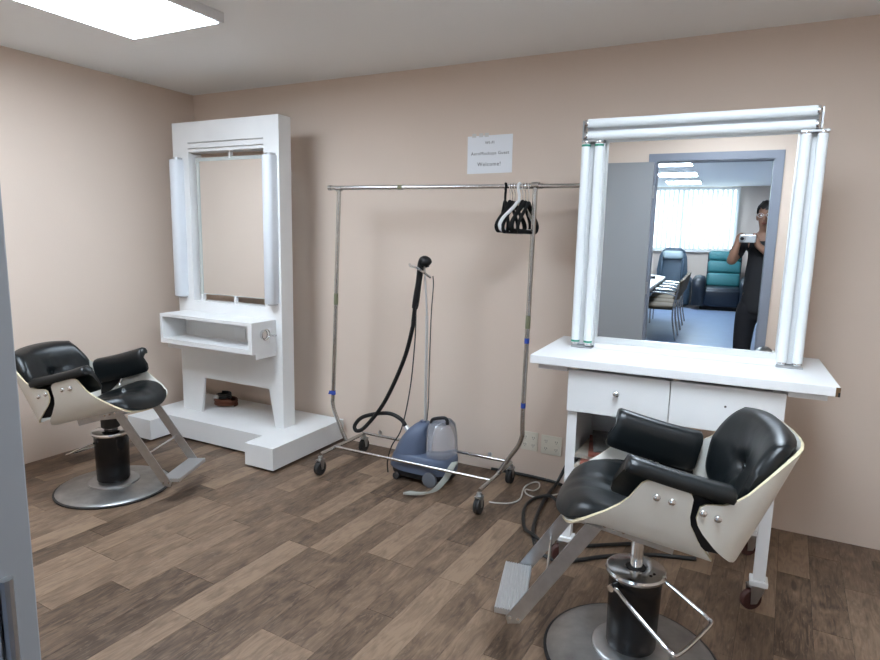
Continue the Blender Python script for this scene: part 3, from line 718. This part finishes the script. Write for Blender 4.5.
# ------------------------------------------------------------------ garment steamer
gs = thing('garment_steamer', 'blue-grey upright garment steamer with clear tank, pole and black hose', 'garment steamer', (2.20, -.315, 0))
def gp(x, y, z): return Vector((x-2.20, y+.315, z))
def ring(x0, x1, y0, y1, z, n=28, e=2.6):
    cx, cy, a, b = (x0+x1)/2, (y0+y1)/2, (x1-x0)/2, (y1-y0)/2; out = []
    for k in range(n):
        t = 2*math.pi*k/n; c_, s_ = math.cos(t), math.sin(t)
        out.append((cx+a*abs(c_)**(2/e)*(1 if c_ >= 0 else -1), cy+b*abs(s_)**(2/e)*(1 if s_ >= 0 else -1), z))
    return out
MB().loft([ring(-.17, .17, -.10, .11, .025), ring(-.19, .20, -.125, .125, .032), ring(-.195, .205, -.13, .13, .07)]).build('base', 'black', gs, 50)
MB().loft([ring(-.205, .21, -.135, .135, .066), ring(-.205, .212, -.135, .135, .09), ring(-.19, .212, -.13, .13, .135), ring(-.17, .208, -.12, .12, .16), ring(-.165, .20, -.115, .115, .166)]).build('lower_body', 'blueshell', gs, 50)
MB().loft([ring(-.172, .035, -.115, .115, .16), ring(-.155, .04, -.112, .112, .20), ring(-.125, .042, -.105, .105, .25), ring(-.085, .042, -.09, .09, .30), ring(-.05, .04, -.06, .06, .33), ring(-.03, .032, -.035, .035, .342)]).build('upper_body', 'blueshell', gs, 50)
tk = MB().loft([ring(.045, .20, -.105, .105, .165), ring(.043, .205, -.11, .11, .18), ring(.043, .198, -.105, .105, .28), ring(.045, .188, -.09, .09, .345), ring(.06, .17, -.06, .06, .372)]).build('water_tank', 'tank', gs, 50)
MB().tube(bez([(.075, -.055, .36), (.085, -.05, .385), (.15, -.045, .402), (.172, -.045, .392), (.176, -.045, .365)], 5), .010, 8).build('tank_handle', 'black', tk, True)
for x, y in ((.11, -.128), (.11, .128), (-.12, -.115), (-.12, .115)):
    r_ = .045 if x > 0 else .022
    MB().lathe([(.01, -.012), (r_*.8, -.012), (r_, -.008), (r_, .008), (r_*.8, .012), (.01, .012)], (x, y, r_), 20, axis='y').build('wheel', 'wheelgrey' if x > 0 else 'rubber', gs, 40)
pd = bez([(.222, -.03, .14), (.226, -.09, .125), (.220, -.150, .080), (.19, -.235, .036), (.12, -.275, .022), (.05, -.285, .016)], 5)
mb = MB(); secs = [[p+Vector((a*.7, b*.7, c_)) for a, b, c_ in ((-.03, 0, -.007), (.03, 0, -.007), (.03, 0, .007), (-.03, 0, .007))] for p in pd]
mb.loft([[p+Vector((-.012, -.018, -.006)), p+Vector((.012, .018, -.006)), p+Vector((.012, .018, .006)), p+Vector((-.012, -.018, .006))] for p in pd]); mb.build('foot_pedal', 'greygreen', gs, 50)
MB().tube([(.005, 0, .335), (.004, 0, .98)], .0088, 10).build('pole', 'alu', gs, True)
MB().tube([(.004, 0, .98), (-.018, 0, 1.275)], .0058, 10).build('inner_pole', 'alu', gs, True)
MB().tube([(-.003, -.005, .33), (-.003, -.005, .352)], .02, 14).build('pole_socket', 'blueshell', gs, True)
MB().tube(bez([gp(2.112, -.365, 1.276), gp(2.13, -.385, 1.266), gp(2.165, -.388, 1.262), gp(2.20, -.372, 1.238), gp(2.235, -.335, 1.205)], 5), .0075, 8).build('hanger_hook', 'chrome', gs, True)
hd = MB().tube(bez([gp(2.215, -.34, 1.262), gp(2.205, -.34, 1.290), gp(2.185, -.34, 1.298), gp(2.170, -.338, 1.27), gp(2.160, -.335, 1.20), gp(2.150, -.335, 1.13), gp(2.140, -.335, 1.06), gp(2.133, -.335, 1.02)], 5),
    [.012+.0*k for k in range(2)] + [.022, .03, .033, .034, .034, .032, .030, .028, .026, .024, .0225, .0215, .021, .02, .0195, .019, .0185, .018, .0178, .0175, .0175, .0178, .018, .0185, .019, .0195, .0198, .020, .020, .0195, .019, .019, .018, .017][:34], 12).build('steam_head', 'black', gs, True)
MB().tube(bez([gp(2.135, -.335, 1.03), gp(2.126, -.335, .951), gp(2.117, -.335, .891), gp(2.062, -.335, .701), gp(1.932, -.335, .43), gp(1.800, -.345, .255), gp(1.735, -.345, .215), gp(1.712, -.335, .245), gp(1.77, -.32, .307), gp(1.932, -.31, .352), gp(2.035, -.315, .333), gp(2.09, -.33, .285)], 7), .0125, 10).build('hose', 'black', gs, True)
MB().lathe([(.017, -.015), (.017, .02)], gp(2.088, -.33, .287), 12, T=Matrix.Rotation(R(140), 3, 'Y')).build('hose_collar', 'alu', gs, 40)
MB().tube(bez([gp(2.145, -.345, 1.06), gp(2.150, -.35, .95), gp(2.144, -.35, .80), gp(2.125, -.36, .55), gp(2.10, -.41, .313), gp(2.045, -.43, .20), gp(2.018, -.432, .10), gp(2.02, -.43, .03)], 6), .0042, 6).build('power_cord', 'cordblack', gs, True)
MB().tube(bez([gp(2.236, -.312, 1.212), gp(2.240, -.312, 1.15), gp(2.228, -.31, .957), gp(2.223, -.31, .6), gp(2.222, -.31, .45), gp(2.215, -.312, .352)], 6), .0035, 6).build('trigger_cord', 'cordblack', gs, True)

# ------------------------------------------------------------------ wall things
ps = thing('paper_notice', 'white printed paper notice taped to the wall above the rack', 'notice', (2.43, -.001, 1.918))
B('sheet', -.142, .142, -.0012, 0, -.108, .108, 'paper', ps)
def text(body, size, x, z, parent, name='lettering'):
    cu = bpy.data.curves.new('txt', 'FONT'); cu.body = body; cu.size = size; cu.align_x = 'CENTER'; cu.align_y = 'CENTER'; cu.extrude = .0003; cu.resolution_u = 3; cu.space_character = 1.12
    to = bpy.data.objects.new('txt', cu); COL.objects.link(to)
    dg = bpy.context.evaluated_depsgraph_get(); me = bpy.data.meshes.new_from_object(to.evaluated_get(dg)); bpy.data.objects.remove(to)
    me.transform(Matrix.Rotation(R(90), 4, 'X')); me.materials.clear(); me.materials.append(M['ink'])
    o = bpy.data.objects.new(name, me); COL.objects.link(o); o.parent = parent; o.location = (x, -.0016, z); return o
text('WI-FI', .023, 0, .066, ps); text('AeroMockups Guest', .0255, .002, .006, ps); text('Welcome!', .032, -.002, -.056, ps)
for x in (-.10, -.055, -.02): B('tape', x-.013, x+.013, -.002, -.0013, .100, .122, 'cleartape', ps)
ps.rotation_euler = (0, R(-.6), 0)
for x0, x1, z0, z1, lab in ((2.703, 2.806, .172, .288, 'ivory four-socket wall outlet plate nearer the rack wheels'), (2.828, 2.953, .168, .284, 'ivory four-socket wall outlet plate beside the vanity leg')):
    t = thing('wall_outlet', lab, 'outlet', ((x0+x1)/2, 0, (z0+z1)/2), 0, 'wall outlets')
    w2, h2 = (x1-x0)/2, (z1-z0)/2
    B('plate', -w2, w2, -.006, 0, -h2, h2, 'ivory', t, bev=.002)
    for sx_ in (-.5, .5):
        for sz_ in (-.4, .4):
            s_ = MB().lathe([(.0155, 0), (.0155, -.003)], (sx_*w2, -.006, sz_*h2), 14, axis='y').build('socket', 'ivory', t, 40)
            mb = MB(); cx, cz = sx_*w2, sz_*h2
            for q in (-.006, .006): mb.box(cx+q-.0014, cx+q+.0014, -.0096, -.009, cz-.002, cz+.007)
            mb.lathe([(.0024, -.0096), (.0024, -.009)], (cx, 0, cz-.008), 8, axis='y'); mb.build('slots', 'slot', s_)

# ------------------------------------------------------------------ cables on the floor
def cable(name, pts, r, m_, label):
    p0 = Vector(pts[0]); o = MB().tube([p-p0 for p in bez(pts, 7)], r, 8).build(name, m_, None, True); o.location = p0; return tag(o, label, 'cable')
cable('power_cable', [(3.06, -.012, .30), (3.03, -.02, .22), (2.985, -.03, .11), (2.955, -.07, .03), (2.945, -.18, .012), (2.955, -.35, .010), (2.985, -.55, .010), (3.02, -.69, .010), (3.09, -.83, .010), (3.18, -.88, .010), (3.27, -.835, .010), (3.38, -.735, .010), (3.55, -.62, .010), (3.75, -.55, .010)], .0095, 'cordblack', 'thick black power cable running from the wall along the floor under the vanity')
cable('looped_cable', [(3.10, -.33, .010), (3.034, -.285, .010), (2.972, -.262, .028), (2.905, -.29, .014), (2.883, -.37, .010), (2.892, -.46, .010), (2.927, -.57, .010), (2.968, -.66, .010), (3.03, -.735, .030), (3.12, -.76, .012), (3.25, -.70, .010), (3.40, -.60, .012), (3.55, -.50, .012), (3.72, -.40, .012), (3.86, -.27, .012), (3.84, -.16, .012), (3.70, -.12, .012)], .0085, 'cordblack', 'black cable curled in a loop on the floor beside the vanity leg')
cable('baseboard_cable', [(2.52, -.014, .010), (2.62, -.012, .012), (2.76, -.012, .014), (2.86, -.014, .012), (2.93, -.02, .010), (3.02, -.05, .010), (3.2, -.07, .010)], .009, 'cordblack', 'black cable lying on the floor against the wall under the outlets')
cable('thin_cord', [(2.69, -.46, .006), (2.74, -.445, .005), (2.80, -.41, .005), (2.825, -.335, .005), (2.80, -.22, .005), (2.793, -.15, .005), (2.815, -.075, .005), (2.845, -.065, .005), (2.868, -.13, .005), (2.855, -.19, .006), (2.815, -.215, .014), (2.83, -.25, .006), (2.88, -.272, .005), (2.925, -.245, .006), (2.975, -.185, .005), (3.02, -.13, .005)], .0042, 'cordwhite', 'thin white cord winding over the floor near the rack wheel')

# ------------------------------------------------------------------ office furniture (seen in the mirror)
def cushion(x0, x1, y0, y1, z0, z1, b=.03): return MB().box(x0, x1, y0, y1, z0, z1, bev=b)
rc = thing('recliner', 'dark blue recliner armchair with teal seat back below the office window', 'armchair', (3.77, -11.1, 0), R(0)); rc.scale = (1.06, 1.06, 1.0)
# faces +Y
cushion(-.30, .30, -.25, .36, .16, .44, .05).build('seat', 'navy', rc, 50)
cushion(-.30, .30, .30, .40, .08, .40, .04).build('front_panel', 'navy', rc, 50)
T = Matrix.Translation((0, -.26, .42)) @ Matrix.Rotation(R(10), 4, 'X')
for z0, z1, d in ((0, .27, .19), (.275, .52, .18), (.525, .72, .16)):
    mb = MB(); mb.box(-.285, .285, -.10, d-.10, z0, z1, T=T, bev=.045); mb.build('back_cushion', 'teal', rc, 50)
mb = MB(); mb.box(-.30, .30, -.14, -.08, -.1, .70, T=T, bev=.02); mb.build('back_frame', 'navy', rc, 50)
for s in (-1, 1):
    secs = []
    for y, top, w in ((-.42, .50, .08), (-.30, .60, .10), (0, .66, .115), (.25, .66, .12), (.38, .60, .11), (.43, .48, .09)):
        cx = s*.40; secs.append([(cx+a*w, y, z) for a, z in ((-1, .08), (1, .08), (1, top-.08), (.7, top-.02), (0, top), (-.7, top-.02), (-1, top-.08))])
    MB().loft(secs).build('arm', 'navy', rc, 60)
MB().box(-.36, .36, -.40, .30, .0, .08).build('base', 'black', rc)
mc = thing('massage_chair', 'blue-grey massage chair with pale headrest pillow below the office window', 'armchair', (2.78, -11.25, 0))
cushion(-.25, .25, -.2, .40, .25, .45, .06).build('seat', 'massage', mc, 50)
T = Matrix.Translation((0, -.20, .40)) @ Matrix.Rotation(R(12), 4, 'X')
mb = MB(); mb.loft([[(T @ Vector((a*w, b, z))) for a, b in ((-1, -.06), (1, -.06), (1.0, .05), (.6, .08), (-.6, .08), (-1., .05))] for z, w in ((-.05, .26), (.3, .30), (.6, .27), (.72, .22), (.77, .15))]); mb.build('backrest', 'massage', mc, 60)
for s in (-1, 1):
    mb = MB(); mb.box(s*.21-.035, s*.21+.035, .03, .12, 0, .55, T=T, bev=.03); mb.build('back_bolster', 'massage', mc, 50)
mb = MB(); mb.box(-.2, .2, .06, .17, .52, .70, T=T, bev=.05); mb.build('headrest', 'headrest', mc, 50)
for s in (-1, 1): cushion(s*.33-.08, s*.33+.08, -.3, .45, .05, .58, .06).build('arm', 'massage', mc, 50)
cushion(-.24, .24, .38, .55, .06, .40, .06).build('leg_rest', 'massage', mc, 50)
MB().box(-.3, .3, -.35, .3, 0, .25).build('base', 'black', mc)
tb = thing('conference_table', 'long pale conference table with rounded end in the office', 'table', (2.18, -6.9, 0))
n = 16; ol = []
for cx, cy, a0 in ((.25, 1.75, 0), (-.25, 1.75, 90), (-.25, -1.85, 180), (.25, -1.85, 270)):
    for k in range(n+1):
        a = R(a0+90*k/n); ol.append((cx+.45*math.cos(a), cy+.45*math.sin(a)))
MB().prism([(x, y, .74) for x, y in ol], (0, 0, -.03)).build('table_top', 'table', tb)
MB().prism([(x*.985, y*.996, .71) for x, y in ol], (0, 0, -.035)).build('apron', 'massage', tb)
for y in (-1.4, 1.3):
    mb = MB(); mb.lathe([(.30, 0), (.30, .03), (.06, .05), (.06, .675)], (0, y, 0), 20); mb.build('pedestal', 'steel', tb, 40)
for i, (x, y, rz, sx_, sy_, lab) in enumerate(((2.42, -7.95, 10, .10, .16, 'dark phone unit lying near the rounded end of the conference table'), (2.66, -8.27, -15, .08, .12, 'small black device beside the phone unit on the conference table'))):
    t = thing('desk_phone' if i == 0 else 'remote_control', lab, 'phone' if i == 0 else 'device', (x, y, .74), R(rz))
    mb = MB(); mb.prism([(-sx_, -sy_, 0), (-sx_, sy_, 0), (-sx_, sy_, .045), (-sx_, -sy_, .015)], (2*sx_, 0, 0)); mb.build('body', 'black', t)
    B('keypad', -sx_*.6, sx_*.6, -sy_*.2, sy_*.2, .028, .036, 'silver', t)
def office_chair(y, lab):
    t = thing('conference_chair', lab, 'chair', (2.96, y, 0), R(180), 'chairs along the conference table')
    # faces local +X -> world -X
    cushion(-.22, .24, -.23, .23, .42, .48, .025).build('seat', 'taupe', t, 50)
    secs = []
    for k in range(7):
        v = k/6; yy = -.23+.46*v; bow = -.035*(1-(2*v-1)**2); e = .02 if k in (0, 6) else 0
        secs.append([(-.235+bow+a, yy, z) for a, z in ((0, .56+e), (.035, .56+e), (.0, .70), (-.03, .84-e), (-.06, .84-e), (-.035, .70))])
    MB().loft(secs).build('backrest', 'taupe', t, 50)
    for s in (-1, 1):
        MB().tube([(.24, s*.245, 0), (.24, s*.245, .40), (.22, s*.245, .44)], .011, 8).build('leg', 'rackmetal', t, True)
        MB().tube(bez([(-.27, s*.245, 0), (-.22, s*.245, .25), (-.21, s*.245, .45), (-.235, s*.245, .60), (-.27, s*.235, .80)], 5), .011, 8).build('leg', 'rackmetal', t, True)
        MB().tube(bez([(.22, s*.245, .44), (.25, s*.25, .60), (.18, s*.25, .655), (-.10, s*.25, .655), (-.235, s*.245, .62)], 5), .011, 8).build('armrest', 'rackmetal', t, True)
    MB().tube([(.22, -.245, .43), (.22, .245, .43)], .009, 6).build('stretcher', 'rackmetal', t, True)
    return t
for y, lab in ((-6.95, 'taupe metal-framed chair nearest the doorway along the conference table'), (-7.49, 'taupe metal-framed chair second from the doorway along the conference table'), (-8.03, 'taupe metal-framed chair third from the doorway along the conference table'), (-8.57, 'taupe metal-framed chair farthest from the doorway along the conference table')): office_chair(y, lab)

# ------------------------------------------------------------------ person with a compact camera in the doorway
pr = thing('person', 'person in black tee and trousers wearing glasses, holding up a compact camera', 'person', (4.055, -3.63, 0), R(14))
def skin_mesh(name, verts, edges, radii, m_, parent, root=0, lv=2):
    me = bpy.data.meshes.new(name); me.from_pydata(verts, edges, []); me.materials.append(M[m_]); o = bpy.data.objects.new(name, me); COL.objects.link(o); o.parent = parent
    sk = o.modifiers.new('skin', 'SKIN'); sk.use_smooth_shade = True
    sv = me.skin_vertices[0].data if me.skin_vertices else None
    if sv is None:
        bm = bmesh.new(); bm.from_mesh(me); bm.verts.layers.skin.verify(); bm.to_mesh(me); bm.free(); sv = me.skin_vertices[0].data
    for i, r_ in enumerate(radii):
        sv[i].radius = r_ if isinstance(r_, tuple) else (r_, r_); sv[i].use_root = (i == root)
    ss = o.modifiers.new('sub', 'SUBSURF'); ss.levels = lv; ss.render_levels = lv
    return o
inv = (Matrix.Translation((4.055, -3.63, 0)) @ Matrix.Rotation(R(14), 4, 'Z')).inverted()
def wl(x, y, z): return tuple(inv @ Vector((x, y, z)))
def chain(V, E_, Rr, start, pts):
    k = start
    for p, r_ in pts:
        V.append(tuple(p)); Rr.append(r_); E_.append((k, len(V)-1)); k = len(V)-1
    return k
V = [(0, 0, .94)]; E_ = []; Rr = [(.105, .08)]
ch = chain(V, E_, Rr, 0, [((0, 0, 1.12), (.13, .095)), ((0, -.005, 1.30), (.14, .10)), ((0, -.01, 1.42), (.10, .075))])
nk = chain(V, E_, Rr, ch, [((0, .0, 1.50), .052), ((0, .02, 1.555), (.060, .066)), ((0, .03, 1.62), (.072, .088)), ((0, .028, 1.68), (.072, .086)), ((0, .02, 1.725), (.050, .060))])
# left arm (towards the open side of the door), right arm
hands = []
for s, sh, el, wr in ((-1, (-.175, -.01, 1.405), wl(3.805, -3.50, 1.235), wl(3.842, -3.455, 1.395)), (1, (.175, -.01, 1.405), wl(4.235, -3.46, 1.20), wl(3.985, -3.462, 1.395))):
    k = chain(V, E_, Rr, ch, [(sh, .058), (tuple(Vector(sh).lerp(Vector(el), .5)), .047), (el, .040), (tuple(Vector(el).lerp(Vector(wr), .5)), .036), (wr, .026)])
    palm = Vector(wr)+Vector((0, 0, .04)); k = chain(V, E_, Rr, k, [(palm, (.030, .018))])
    hands.append(palm)
    cxl = Vector(wl(3.915, -3.437, 1.44)); d = (cxl-palm); d.z = 0; d.normalize()
    for q in range(4):     # fingers over the top/front edge of the camera
        b = palm+Vector((0, 0, .012))+d*(.004)+Vector((0, -.012+.010*q, 0))
        L_ = (.030, .034, .032, .026)[q]
        chain(V, E_, Rr, k, [(b+Vector((0, 0, .022))+d*.004, .0085), (b+Vector((0, 0, .022+L_*.35))+d*L_*.5, .008), (b+Vector((0, 0, .020+L_*.3))+d*L_, .007)])
    chain(V, E_, Rr, k, [(palm+d*.018+Vector((0, -.016, -.012)), .010), (palm+d*.040+Vector((0, -.016, -.002)), .009), (palm+d*.055+Vector((0, -.013, .004)), .008)])
for s in (-1, 1):
    chain(V, E_, Rr, 0, [((s*.085, 0, .84), .072), ((s*.10, .01, .50), .060), ((s*.10, -.01, .30), .052), ((s*.10, -.02, .09), .036), ((s*.105, .03, .045), (.034, .03)), ((s*.115, .14, .035), (.036, .022))])
skin_mesh('body', V, E_, Rr, 'skin', pr)
# clothing
V = [(0, 0, .78)]; E_ = []; Rr = [(.160, .122)]
c2 = chain(V, E_, Rr, 0, [((0, 0, .86), (.162, .124)), ((0, 0, 1.0), (.150, .115)), ((0, 0, 1.14), (.148, .11)), ((0, -.005, 1.30), (.158, .114)), ((0, -.01, 1.42), (.115, .082)), ])
c3 = chain(V, E_, Rr, c2, [((0, .0, 1.475), .066)])
for sh, el in (((-.175, -.01, 1.405), wl(3.805, -3.50, 1.235)), ((.175, -.01, 1.405), wl(4.235, -3.46, 1.20))):
    chain(V, E_, Rr, c2, [(sh, .068), (tuple(Vector(sh).lerp(Vector(el), .45)), .062), (tuple(Vector(sh).lerp(Vector(el), .75)), .060)])
skin_mesh('t_shirt', V, E_, Rr, 'tee', pr)
V = [(0, 0, .96)]; E_ = []; Rr = [(.142, .108)]
k0 = chain(V, E_, Rr, 0, [((0, 0, .90), (.145, .112))])
for s in (-1, 1): chain(V, E_, Rr, k0, [((s*.095, 0, .80), .098), ((s*.10, .01, .50), .076), ((s*.10, -.01, .30), .068), ((s*.10, -.015, .07), .064)])
skin_mesh('trousers', V, E_, Rr, 'trouser', pr)
for s in (-1, 1):
    mb = MB(); mb.loft([ring(s*.105-.045, s*.105+.045, -.09, .20, 0, 20), ring(s*.105-.047, s*.105+.047, -.092, .205, .03, 20), ring(s*.105-.042, s*.105+.042, -.085, .17, .065, 20), ring(s*.105-.036, s*.105+.036, -.075, .06, .10, 20)]); mb.build('shoe', 'black', pr, 60)
# head details
def blob(name, c, r, m_, parent, seg=16):
    bm = bmesh.new(); bmesh.ops.create_uvsphere(bm, u_segments=seg, v_segments=10, radius=1)
    for v in bm.verts: v.co = Vector((v.co.x*r[0]+c[0], v.co.y*r[1]+c[1], v.co.z*r[2]+c[2]))
    bm.verts.index_update(); mb = MB(); mb.add([v.co.copy() for v in bm.verts], [[v.index for v in f.verts] for f in bm.faces]); bm.free(); return mb.build(name, m_, parent, 60)
blob('nose', (0, .118, 1.605), (.014, .020, .022), 'skin', pr)
for s in (-1, 1):
    blob('eye', (s*.030, .098, 1.632), (.011, .010, .008), 'paper', pr); blob('ear', (s*.073, .02, 1.62), (.010, .020, .030), 'skin', pr)
blob('mouth', (0, .103, 1.567), (.024, .008, .007), 'mag1', pr)
# hair cap
bm = bmesh.new(); bmesh.ops.create_uvsphere(bm, u_segments=24, v_segments=16, radius=1)
for v in list(bm.verts):
    x, y, z = v.co
    v.co = Vector((x*.083, y*.102+.015, z*.085+1.672+.012*math.sin(9*x)*math.cos(7*y)))
dele = [v for v in bm.verts if v.co.z < 1.668 and v.co.y > .055] + [v for v in bm.verts if v.co.z < 1.60]
bmesh.ops.delete(bm, geom=list(set(dele)), context='VERTS'); bm.verts.index_update()
mb = MB(); mb.add([v.co.copy() for v in bm.verts], [[v.index for v in f.verts] for f in bm.faces]); bm.free(); mb.build('hair', 'hair', pr, 70)
mb = MB()
for s in (-1, 1):
    mb.tube([(s*.032+.022*math.cos(a), .115, 1.632+.017*math.sin(a)) for a in [k*math.pi/8 for k in range(16)]], .0022, 6, closed=True)
    mb.tube([(s*.054, .115, 1.636), (s*.078, .08, 1.637), (s*.080, .0, 1.63)], .0022, 6)
mb.tube([(-.010, .116, 1.634), (.010, .116, 1.634)], .0022, 6); mb.build('glasses', 'silver', pr, True)
# compact camera held at chest height
kc = thing('compact_camera', 'small silver compact camera held in both hands in the doorway', 'camera', (3.915, -3.437, 1.44), R(4))
B('body', -.062, .062, -.013, .013, -.032, .032, 'silver', kc, bev=.006)
MB().lathe([(.026, .0), (.026, .010), (.023, .013)], (-.040, .013, .0), 24, axis='y').build('lens_barrel', 'steel', kc, 40)
MB().lathe([(.015, .013), (.014, .0135)], (-.040, .0135, .0), 20, axis='y').build('lens_glass', 'glassdark', kc, 40)
B('flash', .01, .035, .013, .0145, .012, .024, 'tube', kc)
MB().lathe([(.007, 0), (.007, .004)], (-.02, 0, .032), 12).build('shutter_button', 'chrome', kc, 40)
